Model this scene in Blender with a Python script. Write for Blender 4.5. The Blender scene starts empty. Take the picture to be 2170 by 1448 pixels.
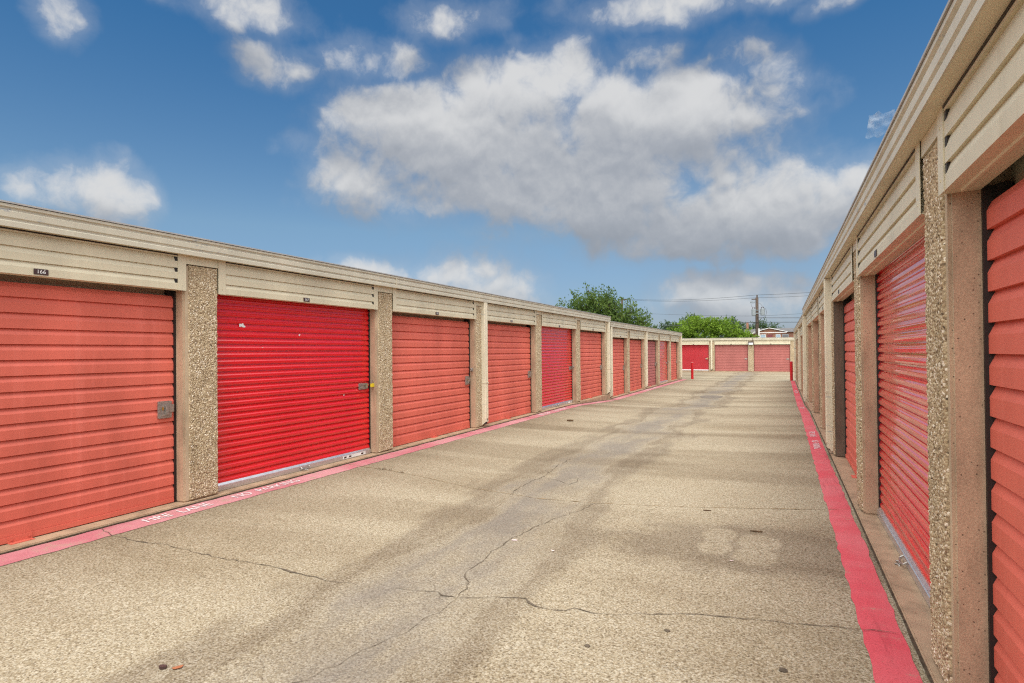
import bpy, bmesh, math, random
from mathutils import Vector, Matrix, noise as mn

random.seed(7)
sc = bpy.context.scene
COL = sc.collection
R = math.radians

# ------------------------------------------------------------------ node helpers
class NT:
    def __init__(s, tree):
        s.t = tree; s.n = tree.nodes; s.l = tree.links
    def node(s, typ, **kw):
        n = s.n.new(typ)
        for k, v in kw.items(): setattr(n, k, v)
        return n
    def put(s, sock, v):
        if isinstance(v, bpy.types.NodeSocket): s.l.new(v, sock)
        elif isinstance(v, (tuple, list)) and len(v) == 3 and sock.type == 'RGBA': sock.default_value = (*v, 1)
        else: sock.default_value = v
    def m(s, op, a, b=None, c=None, clamp=False):
        n = s.node('ShaderNodeMath', operation=op, use_clamp=clamp)
        s.put(n.inputs[0], a)
        if b is not None: s.put(n.inputs[1], b)
        if c is not None: s.put(n.inputs[2], c)
        return n.outputs[0]
    def vm(s, op, a, b=None, c=None, out=0):
        n = s.node('ShaderNodeVectorMath', operation=op)
        s.put(n.inputs[0], a)
        if b is not None: s.put(n.inputs[1], b)
        if c is not None: s.put(n.inputs[2], c)
        return n.outputs[out]
    def mix(s, f, a, b, blend='MIX'):
        n = s.node('ShaderNodeMix', data_type='RGBA', blend_type=blend)
        s.put(n.inputs[0], f); s.put(n.inputs[6], a); s.put(n.inputs[7], b)
        return n.outputs[2]
    def noise(s, vec, scale, detail=2, rough=.5, out=0, dist=0.):
        n = s.node('ShaderNodeTexNoise')
        s.put(n.inputs['Vector'], vec); n.inputs['Scale'].default_value = scale
        n.inputs['Detail'].default_value = detail; n.inputs['Roughness'].default_value = rough
        n.inputs['Distortion'].default_value = dist
        return n.outputs[out]
    def voro(s, vec, scale, feature='F1', out='Distance', rand=1.):
        n = s.node('ShaderNodeTexVoronoi', feature=feature)
        s.put(n.inputs['Vector'], vec); n.inputs['Scale'].default_value = scale
        n.inputs['Randomness'].default_value = rand
        return n.outputs[out], n
    def ramp(s, f, stops, interp='LINEAR'):
        n = s.node('ShaderNodeValToRGB')
        cr = n.color_ramp; cr.interpolation = interp
        while len(cr.elements) < len(stops): cr.elements.new(0.5)
        for e, (p, c) in zip(cr.elements, stops):
            e.position = p
            e.color = (c, c, c, 1) if isinstance(c, (int, float)) else (*c, 1)
        s.put(n.inputs[0], f)
        return n.outputs[0]
    def sstep(s, v, a, b):
        n = s.node('ShaderNodeMapRange', interpolation_type='SMOOTHSTEP')
        s.put(n.inputs[0], v); n.inputs[1].default_value = a; n.inputs[2].default_value = b
        return n.outputs[0]
    def scl(s, v, k):
        return s.vm('MULTIPLY', v, k)

def material(name, rough=.6, spec=.5, metal=0.):
    m = bpy.data.materials.new(name); m.use_nodes = True
    T = NT(m.node_tree)
    b = T.n['Principled BSDF']
    b.inputs['Roughness'].default_value = rough
    b.inputs['Specular IOR Level'].default_value = spec
    b.inputs['Metallic'].default_value = metal
    return m, T, b

def bump(T, b, h, strength, dist):
    n = T.node('ShaderNodeBump'); n.inputs['Strength'].default_value = strength
    n.inputs['Distance'].default_value = dist
    T.put(n.inputs['Height'], h); T.l.new(n.outputs[0], b.inputs['Normal'])

def pos(T): return T.node('ShaderNodeNewGeometry').outputs['Position']

def plain(name, col, rough=.6, spec=.5, metal=0., var=.15, scale=6., bmp=0., bscale=60.):
    m, T, b = material(name, rough, spec, metal)
    p = pos(T)
    f = T.noise(p, scale, 4, .6)
    lo = tuple(c * (1 - var) for c in col); hi = tuple(min(1, c * (1 + var)) for c in col)
    T.put(b.inputs['Base Color'], T.ramp(f, [(.3, lo), (.7, hi)]))
    if bmp: bump(T, b, T.noise(p, bscale, 3), bmp, .004)
    return m

M = {}
# ---- exposed aggregate driveway
def make_drive():
    m, T, b = material('exposed_aggregate_paving', .85, .25)
    p = pos(T)
    sep = T.node('ShaderNodeSeparateXYZ'); T.put(sep.inputs[0], p); X, Y = sep.outputs[0], sep.outputs[1]
    n1 = T.noise(p, 75, 3, .65)
    col = T.ramp(n1, [(.32, (.060, .045, .028)), (.43, (.26, .205, .125)), (.53, (.45, .375, .245)), (.64, (.70, .61, .45))])
    v, vn = T.voro(p, 120, out='Color')
    sepc = T.node('ShaderNodeSeparateColor'); T.put(sepc.inputs[0], v)
    peb = T.ramp(sepc.outputs[0], [(0, (.16, .11, .065)), (.3, (.37, .28, .165)), (.62, (.50, .41, .27)), (.9, (.68, .60, .46))])
    col = T.mix(.55, col, peb)
    # big soft variation, stretched across the aisle
    w = T.noise(T.scl(p, (.22, .85, 1)), 1.0, 3, .55, dist=.6)
    band = T.sstep(w, .40, .66)
    w2 = T.noise(p, .55, 4, .6)
    gray = T.mix(1, col, (.74, .70, .66), 'MULTIPLY')
    col = T.mix(T.m('MULTIPLY', band, .65), col, gray)
    col = T.mix(T.m('MULTIPLY', T.sstep(w2, .45, .7), .45), col, T.mix(1, col, (.82, .77, .70), 'MULTIPLY'))
    # dark streaks across the lane further away
    w3 = T.noise(T.scl(p, (.10, .62, 1)), 1.35, 2, .5)
    far = T.sstep(Y, 4.8, 8)
    col = T.mix(T.m('MULTIPLY', T.m('MULTIPLY', T.sstep(w3, .47, .62), far), .5), col, T.mix(1, col, (.62, .57, .52), 'MULTIPLY'))
    # drainage dirt along the swale
    cx = T.m('ADD', -2.15, T.m('MULTIPLY', T.m('SUBTRACT', T.noise(T.scl(p, (0, 1, 0)), .35, 2), .5), 1.3))
    cx = T.m('ADD', cx, T.m('MULTIPLY', T.sstep(Y, 2.5, 7), -.30))
    d = T.m('ABSOLUTE', T.m('SUBTRACT', X, cx))
    nz = T.noise(T.scl(p, (1.6, .45, 1)), 2.0, 4, .6)
    dd = T.m('ADD', d, T.m('MULTIPLY', T.m('SUBTRACT', nz, .5), 1.1))
    sw = T.m('SUBTRACT', 1, T.sstep(dd, .12, .62))
    silt = T.mix(.55, T.mix(1, col, (.66, .62, .62), 'MULTIPLY'), T.ramp(T.noise(p, 40, 3), [(.3, (.18, .162, .146)), (.7, (.31, .28, .245))]))
    brk = T.sstep(T.noise(T.scl(p, (1.2, .5, 1)), 1.4, 4, .6), .34, .60)
    col = T.mix(T.m('MULTIPLY', T.m('MULTIPLY_ADD', brk, .55, .30), sw), col, silt)
    rim = T.m('MULTIPLY', T.sstep(dd, .38, .58), T.m('SUBTRACT', 1, T.sstep(dd, .58, .95)))
    col = T.mix(T.m('MULTIPLY', rim, .55), col, T.mix(1, col, (.50, .46, .46), 'MULTIPLY'))
    # grime along the left wall edge
    gl = T.m('SUBTRACT', 1, T.sstep(T.m('ADD', X, T.m('MULTIPLY', w2, .8)), -4.9, -3.9))
    col = T.mix(T.m('MULTIPLY', gl, .42), col, T.mix(1, col, (.60, .57, .53), 'MULTIPLY'))
    # worn oil patch with four clean rings where drums stood
    ex = T.m('DIVIDE', T.m('ADD', X, .22), 1.40); ey = T.m('DIVIDE', T.m('SUBTRACT', Y, 4.85), .75)
    er = T.m('ADD', T.m('MULTIPLY', ex, ex), T.m('MULTIPLY', ey, ey))
    er = T.m('ADD', er, T.m('MULTIPLY', T.m('SUBTRACT', T.noise(p, 2.2, 4, .6), .5), 1.7))
    oil = T.m('SUBTRACT', 1, T.sstep(er, .25, 1.05))
    clean = None
    for a, c, r in ((-.50, 5.14, .145), (-.19, 5.02, .16), (-.50, 4.80, .13), (-.20, 4.68, .16)):
        q = T.vm('DISTANCE', T.vm('MULTIPLY', p, (1, .75, 0)), (a, c * .75, 0), out='Value')
        q = T.m('ADD', q, T.m('MULTIPLY', T.m('SUBTRACT', T.noise(p, 9, 2), .5), .05))
        q = T.m('SUBTRACT', 1, T.sstep(q, r * .82, r * 1.12))
        clean = q if clean is None else T.m('MAXIMUM', clean, q)
    oil = T.m('MULTIPLY', oil, T.m('SUBTRACT', 1, T.m('MULTIPLY', clean, .72)))
    col = T.mix(T.m('MULTIPLY', oil, .62), col, T.mix(1, col, (.50, .46, .45), 'MULTIPLY'))
    col = T.mix(1, col, (.735, .75, .775), 'MULTIPLY')
    T.put(b.inputs['Base Color'], col)
    h = T.m('ADD', T.m('MULTIPLY', n1, .7), T.m('MULTIPLY', vn.outputs['Distance'], -.5))
    bump(T, b, h, .55, .006)
    return m
M['drive'] = make_drive()

def make_paint(name, c1, c2, wear):
    m, T, b = material(name, .7, .3)
    p = pos(T)
    n = T.noise(p, 7, 6, .7); f = T.noise(p, 130, 2, .6)
    col = T.mix(T.sstep(T.noise(p, 1.1, 4, .6), .35, .68), c1, c2)
    col = T.mix(T.m('MULTIPLY', T.sstep(f, .5, .68), .55), col, T.mix(1, col, (.62, .5, .5), 'MULTIPLY'))
    wr = T.sstep(T.m('ADD', T.m('MULTIPLY', n, .75), T.m('MULTIPLY', f, .35)), wear, wear + .10)
    col = T.mix(T.m('MULTIPLY', wr, .7), col, (.36, .27, .20))
    tire = T.sstep(T.noise(T.scl(p, (7, .5, 1)), 1.5, 4, .65), .56, .70)
    col = T.mix(T.m('MULTIPLY', tire, .35), col, T.mix(1, col, (.45, .38, .38), 'MULTIPLY'))
    T.put(b.inputs['Base Color'], col); bump(T, b, T.noise(p, 90, 3), .4, .004)
    return m
M['stripe_pink'] = make_paint('faded_pink_road_paint', (.47, .150, .175), (.55, .27, .285), .58)
M['stripe_red'] = make_paint('red_road_paint', (.60, .070, .095), (.62, .145, .165), .63)

def make_letter():
    m, T, b = material('worn_white_lettering', .7, .3)
    p = pos(T)
    n = T.noise(p, 26, 4, .7)
    T.put(b.inputs['Base Color'], T.mix(T.sstep(n, .57, .66), (.76, .68, .68), (.58, .24, .27)))
    return m
M['letter'] = make_letter()

def make_aggr():
    m, T, b = material('pebble_faced_concrete', .75, .3)
    p = pos(T)
    p2 = T.vm('ADD', p, T.scl(T.noise(p, 60, 2, out=1), (.008, .008, .008)))
    dist, vn = T.voro(p2, 84)
    sepc = T.node('ShaderNodeSeparateColor'); T.put(sepc.inputs[0], vn.outputs['Color'])
    peb = T.ramp(sepc.outputs[0], [(0, (.09, .065, .04)), (.08, (.27, .19, .11)), (.24, (.41, .31, .185)), (.60, (.51, .41, .26)), (.86, (.60, .49, .33)), (.96, (.78, .70, .57))])
    mort = T.ramp(T.noise(p, 25, 4), [(.3, (.20, .14, .085)), (.7, (.42, .32, .20))])
    col = T.mix(T.sstep(dist, .50, .72), peb, mort)
    st = T.sstep(T.noise(T.scl(p, (1, 1, .5)), 2.2, 4, .6), .52, .72)
    col = T.mix(T.m('MULTIPLY', st, .5), col, T.mix(1, col, (.58, .55, .48), 'MULTIPLY'))
    T.put(b.inputs['Base Color'], col)
    bump(T, b, T.m('SUBTRACT', 1, dist), .6, .008)
    return m
M['aggr'] = make_aggr()

def make_conc(name, c, pits=True):
    m, T, b = material(name, .85, .25)
    p = pos(T)
    n = T.noise(T.scl(p, (1, 1, .45)), 5, 5, .6)
    col = T.ramp(n, [(.28, tuple(x * .70 for x in c)), (.5, c), (.75, tuple(x * 1.22 for x in c))])
    col = T.mix(T.m('MULTIPLY', T.sstep(T.noise(T.scl(p, (1, 1, .15)), 9, 4, .6), .52, .7), .45), col, T.mix(1, col, (.62, .60, .56), 'MULTIPLY'))
    f = T.noise(p, 160, 2)
    col = T.mix(.35, col, T.mix(1, col, T.ramp(f, [(.3, .55), (.7, 1.4)]), 'MULTIPLY'))
    if pits:
        d, vn = T.voro(p, 55)
        sepc = T.node('ShaderNodeSeparateColor'); T.put(sepc.inputs[0], vn.outputs['Color'])
        pit = T.m('MULTIPLY', T.m('SUBTRACT', 1, T.sstep(d, .12, .22)), T.sstep(sepc.outputs[0], .62, .7))
        col = T.mix(T.m('MULTIPLY', pit, .8), col, (.05, .035, .025))
        bump(T, b, T.m('SUBTRACT', f, T.m('MULTIPLY', pit, 2)), .35, .003)
    else: bump(T, b, f, .35, .003)
    T.put(b.inputs['Base Color'], col)
    return m
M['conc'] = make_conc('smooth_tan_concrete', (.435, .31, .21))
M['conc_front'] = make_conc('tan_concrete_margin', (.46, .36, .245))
M['conc_dark'] = make_conc('grime_stained_concrete', (.135, .105, .078))
M['slab'] = make_conc('floor_slab_concrete', (.39, .275, .18), False)
M['wall'] = plain('painted_block_wall', (.42, .36, .26), .85, .3)

def make_metal_paint(name, c, scuff, rough=.45):
    m, T, b = material(name, rough, .45)
    p = pos(T)
    n = T.noise(T.scl(p, (1, 1, .3)), 3.2, 5, .6)
    col = T.ramp(n, [(.3, tuple(x * .86 for x in c)), (.7, tuple(x * 1.07 for x in c))])
    drip = T.sstep(T.noise(T.scl(p, (1, 1, .06)), 14, 3, .6), .58, .75)
    col = T.mix(T.m('MULTIPLY', drip, .22), col, T.mix(1, col, (.72, .66, .55), 'MULTIPLY'))
    if scuff:
        s = T.noise(T.scl(p, (4, 4, 14)), 1.1, 6, .72)
        g = T.noise(p, .9, 2)
        k = T.m('MULTIPLY', T.sstep(s, .60, .66), T.sstep(g, .42, .55))
        col = T.mix(T.m('MULTIPLY', k, .65), col, (.22, .25, .29))
        spk = T.sstep(T.noise(p, 55, 2), .70, .75)
        col = T.mix(T.m('MULTIPLY', spk, .6), col, (.12, .09, .06))
    T.put(b.inputs['Base Color'], col)
    bump(T, b, T.noise(p, 220, 2), .08, .002)
    return m
M['beige'] = make_metal_paint('beige_painted_steel', (.62, .56, .405), False)
M['fascia'] = make_metal_paint('weathered_beige_fascia', (.53, .49, .385), True)
M['spout'] = make_metal_paint('cream_downspout_paint', (.68, .62, .47), True, .4)

def make_door(name, c, rough, spec, fade, coat=0.):
    m, T, b = material(name, rough, spec)
    p = pos(T)
    n = T.noise(T.scl(p, (.8, .8, .35)), 1.6, 5, .6)
    hi = tuple(min(1, x * (1 + fade) + .03 * fade) for x in c); lo = tuple(x * (1 - fade * .8) for x in c)
    col = T.ramp(n, [(.3, lo), (.72, hi)])
    if fade > .1:
        st = T.noise(T.scl(p, (9, 9, .35)), 1.4, 4, .65)
        col = T.mix(T.m('MULTIPLY', T.sstep(st, .5, .75), .28), col, tuple(min(1, x * 1.15 + .06) for x in c))
        sc_ = T.m('MULTIPLY', T.sstep(T.noise(T.scl(p, (3, 3, 22)), 1.6, 4, .7), .70, .76), T.sstep(T.noise(p, 1.3, 2), .5, .6))
        col = T.mix(T.m('MULTIPLY', sc_, .5), col, (.72, .48, .42))
    T.put(b.inputs['Base Color'], col)
    if coat:
        b.inputs['Coat Weight'].default_value = coat; b.inputs['Coat Roughness'].default_value = .06
    bump(T, b, T.noise(p, 4.5, 2), .03 if coat else .22, .010)
    return m
M['salmon'] = make_door('sun_faded_salmon_paint', (.615, .132, .090), .55, .35, .22)
M['far'] = make_door('dull_weathered_red_paint', (.36, .115, .10), .6, .3, .14)
M['farred'] = make_door('deep_red_paint', (.42, .010, .018), .4, .4, .06)
M['dusty'] = make_door('dusty_pink_paint', (.40, .125, .115), .6, .3, .14)
M['red'] = make_door('glossy_red_paint', (.66, .006, .012), .28, .5, .06, .8)

M['alu'] = plain('bare_aluminium', (.62, .63, .65), .35, .5, .85, .1, 20)
M['steel'] = plain('dull_zinc_steel', (.42, .40, .37), .4, .5, .8, .25, 60)
M['black'] = plain('black_track_and_shade', (.018, .014, .013), .5, .4)
M['brass'] = plain('brass_metal', (.55, .36, .10), .3, .5, .8)
M['yellow'] = plain('yellow_lock_body', (.70, .55, .03), .4)
M['plate'] = plain('brown_number_plate', (.055, .030, .028), .4)
M['white'] = plain('white_paint', (.75, .74, .72), .5)
M['roof'] = plain('grey_metal_roof', (.42, .41, .39), .5, .4, .2)
M['bollard'] = plain('red_bollard_paint', (.50, .008, .015), .3, .5, 0, .1)
M['dark'] = plain('dark_joint_filler', (.075, .055, .038), .95, .1, 0, .5, 30)
M['soil'] = plain('debris_brown', (.11, .07, .04), .95, .1, 0, .5, 50)
M['crack'] = plain('crack_shadow_grime', (.115, .092, .068), .95, .1, 0, .4, 20)
M['joint'] = plain('joint_filler_tan', (.25, .17, .085), .95, .1, 0, .5, 8)
M['ashgrey'] = plain('transformer_grey', (.24, .27, .29), .5)
M['wood'] = plain('weathered_pole_timber', (.085, .062, .048), .9, .2, 0, .4, 8)
M['wire'] = plain('wire_black', (.04, .045, .05), .6)
M['bark'] = plain('tree_bark', (.10, .075, .055), .95, .15, 0, .35, 9)
M['shingle'] = plain('dark_roof_shingle', (.13, .125, .125), .9, .2, 0, .25, 3)
M['glass'] = plain('window_glass_blue', (.30, .40, .48), .15, .6)
M['maroon'] = plain('maroon_door_paint', (.18, .035, .04), .5)
M['sheet'] = plain('blue_grey_sheet_metal', (.30, .36, .42), .5, .5, .3)
M['leafbrown'] = plain('dry_leaf_brown', (.30, .10, .04), .8)
M['paper'] = plain('scrap_white', (.75, .74, .72), .6)
M['chalk'] = plain('chalky_chipped_paint', (.62, .50, .48), .8)

def make_ground():
    m, T, b = material('dry_grass_ground', .95, .1)
    p = pos(T)
    n = T.noise(p, .35, 6, .65); f = T.noise(p, 18, 4, .7)
    col = T.mix(T.sstep(n, .35, .65), (.10, .115, .045), (.22, .18, .11))
    T.put(b.inputs['Base Color'], T.mix(T.m('MULTIPLY', f, .5), col, (.07, .075, .03)))
    bump(T, b, f, .6, .05)
    return m
M['ground'] = make_ground()

def make_brick():
    m, T, b = material('red_brick', .9, .2)
    p = pos(T)
    br = T.node('ShaderNodeTexBrick')
    sp = T.node('ShaderNodeSeparateXYZ'); T.put(sp.inputs[0], p)
    cb = T.node('ShaderNodeCombineXYZ'); T.put(cb.inputs[0], T.m('ADD', sp.outputs[0], sp.outputs[1])); T.put(cb.inputs[1], sp.outputs[2])
    T.put(br.inputs['Vector'], cb.outputs[0])
    br.inputs['Color1'].default_value = (.33, .13, .075, 1); br.inputs['Color2'].default_value = (.24, .09, .055, 1)
    br.inputs['Mortar'].default_value = (.4, .33, .26, 1); br.inputs['Scale'].default_value = 4.5
    T.put(b.inputs['Base Color'], br.outputs[0])
    return m
M['brick'] = make_brick()

def make_leaf(name, dark, mid, light):
    m, T, b = material(name, .6, .25)
    p = pos(T)
    oi = T.noise(p, 1.3, 3, .6)
    f = T.noise(p, 9, 2, .6)
    col = T.ramp(T.m('ADD', T.m('MULTIPLY', oi, .6), T.m('MULTIPLY', f, .4)), [(.32, dark), (.5, mid), (.66, light)])
    T.put(b.inputs['Base Color'], col)
    tr = T.node('ShaderNodeBsdfTranslucent'); T.put(tr.inputs[0], col)
    mx = T.node('ShaderNodeMixShader'); mx.inputs[0].default_value = .35
    T.l.new(b.outputs[0], mx.inputs[1]); T.l.new(tr.outputs[0], mx.inputs[2])
    T.l.new(mx.outputs[0], T.n['Material Output'].inputs[0])
    return m
M['leaf_a'] = make_leaf('elm_foliage', (.030, .065, .016), (.085, .145, .030), (.17, .25, .05))
M['leaf_b'] = make_leaf('bright_foliage', (.07, .14, .012), (.17, .28, .028), (.29, .42, .05))
M['leaf_c'] = make_leaf('far_foliage', (.045, .085, .040), (.07, .125, .055), (.11, .17, .075))

def make_plastic():
    m, T, b = material('clear_crumpled_plastic', .6, .1)
    b.inputs['Base Color'].default_value = (.42, .44, .45, 1)
    T.put(b.inputs['Alpha'], T.ramp(T.noise(pos(T), 16, 3, .5), [(.35, .03), (.65, .20)]))
    bump(T, b, T.noise(pos(T), 14, 2), .3, .02)
    return m
M['plastic'] = make_plastic()

# ------------------------------------------------------------------ mesh builder
class MB:
    def __init__(s): s.v = []; s.f = []; s.mi = []; s.cur = 0
    def quad(s, *vs):
        i = len(s.v); s.v += [tuple(v) for v in vs]; s.f.append(tuple(range(i, i + len(vs)))); s.mi.append(s.cur)
    def box(s, x0, x1, y0, y1, z0, z1, ch=0.):
        if ch <= 0:
            i = len(s.v)
            s.v += [(x, y, z) for z in (z0, z1) for y in (y0, y1) for x in (x0, x1)]
            for q in ((0, 2, 3, 1), (4, 5, 7, 6), (0, 1, 5, 4), (2, 6, 7, 3), (0, 4, 6, 2), (1, 3, 7, 5)):
                s.f.append(tuple(i + k for k in q)); s.mi.append(s.cur)
            return
        bm = bmesh.new(); bmesh.ops.create_cube(bm, size=1)
        for v in bm.verts:
            v.co = Vector((x0 + (v.co.x + .5) * (x1 - x0), y0 + (v.co.y + .5) * (y1 - y0), z0 + (v.co.z + .5) * (z1 - z0)))
        bmesh.ops.bevel(bm, geom=list(bm.edges), offset=ch, segments=2, affect='EDGES')
        s.bm(bm)
    def bm(s, bm):
        bm.verts.ensure_lookup_table(); i = len(s.v)
        bm.verts.index_update()
        s.v += [tuple(v.co) for v in bm.verts]
        for f in bm.faces: s.f.append(tuple(i + v.index for v in f.verts)); s.mi.append(s.cur)
        bm.free()
    def prism(s, pts, x0, x1, caps=True):
        """pts: closed (y,z) outline, extruded along x"""
        n = len(pts); i = len(s.v)
        s.v += [(x0, y, z) for y, z in pts] + [(x1, y, z) for y, z in pts]
        for k in range(n):
            a, b = k, (k + 1) % n
            s.f.append((i + a, i + b, i + n + b, i + n + a)); s.mi.append(s.cur)
        if caps:
            s.f.append(tuple(i + k for k in range(n))[::-1]); s.f.append(tuple(i + n + k for k in range(n))); s.mi += [s.cur, s.cur]
    def sheet(s, prof, x0, x1, nx=1):
        """open profile (y,z) swept along x"""
        i = len(s.v); n = len(prof)
        for k in range(nx + 1):
            x = x0 + (x1 - x0) * k / nx
            s.v += [(x, y, z) for y, z in prof]
        for k in range(nx):
            for j in range(n - 1):
                a = i + k * n + j
                s.f.append((a, a + n, a + n + 1, a + 1)); s.mi.append(s.cur)
    def tube(s, pts, r, n=8, cap=True):
        pts = [Vector(p) for p in pts]; rings = []
        rr = r if isinstance(r, (list, tuple)) else [r] * len(pts)
        up = Vector((0, 0, 1))
        for k, p in enumerate(pts):
            d = (pts[min(k + 1, len(pts) - 1)] - pts[max(k - 1, 0)]).normalized()
            a = d.cross(up) if abs(d.z) < .95 else d.cross(Vector((1, 0, 0)))
            a.normalize(); b = d.cross(a)
            i = len(s.v)
            s.v += [tuple(p + (a * math.cos(t) + b * math.sin(t)) * rr[k]) for t in (2 * math.pi * j / n for j in range(n))]
            rings.append(i)
        for k in range(len(rings) - 1):
            for j in range(n):
                s.f.append((rings[k] + j, rings[k] + (j + 1) % n, rings[k + 1] + (j + 1) % n, rings[k + 1] + j)); s.mi.append(s.cur)
        if cap:
            s.f.append(tuple(rings[0] + j for j in range(n))[::-1]); s.f.append(tuple(rings[-1] + j for j in range(n))); s.mi += [s.cur, s.cur]
    def mesh(s, name, mats, smooth=False):
        me = bpy.data.meshes.new(name); me.from_pydata(s.v, [], s.f)
        for m in (mats if isinstance(mats, (list, tuple)) else [mats]): me.materials.append(m)
        me.polygons.foreach_set('material_index', s.mi)
        if smooth: me.polygons.foreach_set('use_smooth', [True] * len(s.f))
        me.update()
        return me
    def build(s, name, mats, parent=None, smooth=False, loc=None):
        return link(name, s.mesh(name, mats, smooth), parent, loc)

def link(name, data, parent=None, loc=None):
    o = bpy.data.objects.new(name, data); COL.objects.link(o)
    if parent: o.parent = parent
    if loc: o.location = loc
    return o
def thing(name, label, cat, loc=(0, 0, 0), rz=0., group=None):
    o = link(name, None, None, loc); o.rotation_euler = (0, 0, rz)
    return tag(o, label, cat, group)
def tag(o, label, cat, group=None):
    o['label'] = label; o['category'] = cat
    if group: o['group'] = group
    return o
def struct(o, kind='structure'): o['kind'] = kind; return o

def text_geo(txt, size, align='CENTER'):
    cu = bpy.data.curves.new('lettering_curve', 'FONT'); cu.body = txt; cu.size = size
    cu.align_x = align; cu.align_y = 'CENTER'; cu.resolution_u = 3
    ob = bpy.data.objects.new('lettering_curve', cu); COL.objects.link(ob)
    bpy.context.view_layer.update()
    me = bpy.data.meshes.new_from_object(ob.evaluated_get(bpy.context.evaluated_depsgraph_get()))
    vs = [tuple(v.co) for v in me.vertices]; fs = [tuple(p.vertices) for p in me.polygons]
    bpy.data.objects.remove(ob); bpy.data.curves.remove(cu); bpy.data.meshes.remove(me)
    return vs, fs

# ------------------------------------------------------------------ ground
def gz(X, Y):
    b = 0. if Y < 15.5 else (-.15 * (Y - 15.5) / 3.6 if Y < 19.1 else -.15 - .07 * (Y - 19.1) / 31)
    k = min(1., abs((X + 2.4) / 3.))
    fade = 1 if Y < 34 else max(0., 1 - (Y - 34) / 5)
    return b + fade * (-.03 + .06 * k * k)

g = MB(); g.quad((-600, -600, -.45), (600, -600, -.45), (600, 900, -.45), (-600, 900, -.45))
struct(g.build('ground', M['ground']))
xs = [-40, -25, -12, -7] + [-5.9 + .2 * i for i in range(36)] + [3, 8, 20, 40]
ys = [-16 + .4 * i for i in range(178)]
g = MB()
g.v = [(x, y, gz(x, y)) for y in ys for x in xs]
nx = len(xs)
for j in range(len(ys) - 1):
    for i in range(nx - 1):
        a = j * nx + i; g.f.append((a, a + 1, a + nx + 1, a + nx)); g.mi.append(0)
drive = struct(g.build('driveway', M['drive'], smooth=True))

def strip(name, x0, x1, y0, y1, mat, jit=.006, lift=.004, seed=0):
    rnd = random.Random(seed); mb = MB(); n = int((y1 - y0) / .12)
    a = [(x0 + rnd.uniform(-jit, jit), x1 + rnd.uniform(-jit, jit)) for _ in range(n + 1)]
    seg = [x / 4 for x in range(5)]
    for k in range(n + 1):
        y = y0 + (y1 - y0) * k / n
        for t in seg:
            x = a[k][0] + (a[k][1] - a[k][0]) * t
            mb.v.append((x, y, gz(x, y) + lift))
    for k in range(n):
        for j in range(4):
            i = k * 5 + j; mb.f.append((i, i + 1, i + 6, i + 5)); mb.mi.append(0)
    return mb.build(name, mat, drive)
sL1 = strip('fire_lane_stripe', -5.365, -5.12, -6, 19.2, M['stripe_pink'], .011, seed=1)
sL2 = strip('fire_lane_stripe', -5.355, -5.10, 19.5, 35.4, M['stripe_pink'], .010, seed=2)
sR = strip('fire_lane_stripe', .360, .552, -6, 34.8, M['stripe_red'], .009, seed=3)
sL1['label'] = 'faded pink fire lane stripe beside the left row'; sL2['label'] = 'faded pink stripe further down the left row'
sR['label'] = 'bright red fire lane stripe beside the right row'
struct(sL1); struct(sL2); struct(sR)

def paint_text(words, side, xc, stripe, size, stretch=1.0):
    """words: (text, y of the centre); side -1 left wall, +1 right wall"""
    mb = MB()
    for txt, yc in words:
        vs, fs = text_geo(txt, size)
        i = len(mb.v)
        for x, y, z in vs:
            X, Y = (xc - y, yc + x * stretch) if side < 0 else (xc + y, yc - x * stretch)
            mb.v.append((X, Y, gz(X, Y) + .0085))
        for f in fs: mb.f.append(tuple(i + k for k in f)); mb.mi.append(0)
    o = mb.build('lettering', M['letter'], stripe); struct(o)
    return o
paint_text([('FIRE  LANE', 3.74), ('NO  PARKING', 4.80), ('FIRE  LANE', 13.2), ('NO  PARKING', 14.3)], -1, -5.245, sL1, .165, .86)
paint_text([('FIRE  LANE', 25.2), ('NO  PARKING', 26.3)], -1, -5.23, sL2, .16, 1.0)
paint_text([('FIRE  LANE', 11.6), ('NO  PARKING', 10.35), ('FIRE LANE', 17.7), ('NO PARKING', 25.0), ('FIRE LANE', 26.2)], 1, .452, sR, .135, 1.05)

def crack(name, pts, w, mat, seed=0, jit=.018, lift=.0045):
    rnd = random.Random(seed); P = []
    for (a, b), (c, d) in zip(pts, pts[1:]):
        L = math.hypot(c - a, d - b); n = max(1, int(L / .05))
        for k in range(n):
            t = k / n; P.append((a + (c - a) * t + rnd.gauss(0, jit) * .5, b + (d - b) * t + rnd.gauss(0, jit) * .5))
    P.append(pts[-1])
    mb = MB()
    for k, (x, y) in enumerate(P):
        a = P[max(0, k - 1)]; c = P[min(len(P) - 1, k + 1)]
        dx, dy = c[0] - a[0], c[1] - a[1]; L = math.hypot(dx, dy) or 1
        e = w * (rnd.uniform(.15, .7) + (.9 if rnd.random() < .05 else 0)) * .5
        if k in (0, len(P) - 1): e *= .3
        ox, oy = -dy / L * e, dx / L * e
        lf = lift + (.006 if (x > .34 or x < -5.1) else 0)
        for q in ((x + ox, y + oy), (x - ox, y - oy)): mb.v.append((*q, gz(*q) + lf))
    for k in range(len(P) - 1):
        mb.f.append((2 * k, 2 * k + 1, 2 * k + 3, 2 * k + 2)); mb.mi.append(0)
    return struct(mb.build(name, mat, drive))
crack('pavement_crack', [(-5.434, 3.127), (-5.098, 3.045), (-4.753, 3.06), (-4.536, 3.111), (-4.142, 3.108), (-3.875, 3.105), (-3.699, 3.125), (-3.434, 3.147), (-3.195, 3.138), (-2.912, 3.117), (-2.634, 3.152)], .013, M['crack'], 1)
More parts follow.
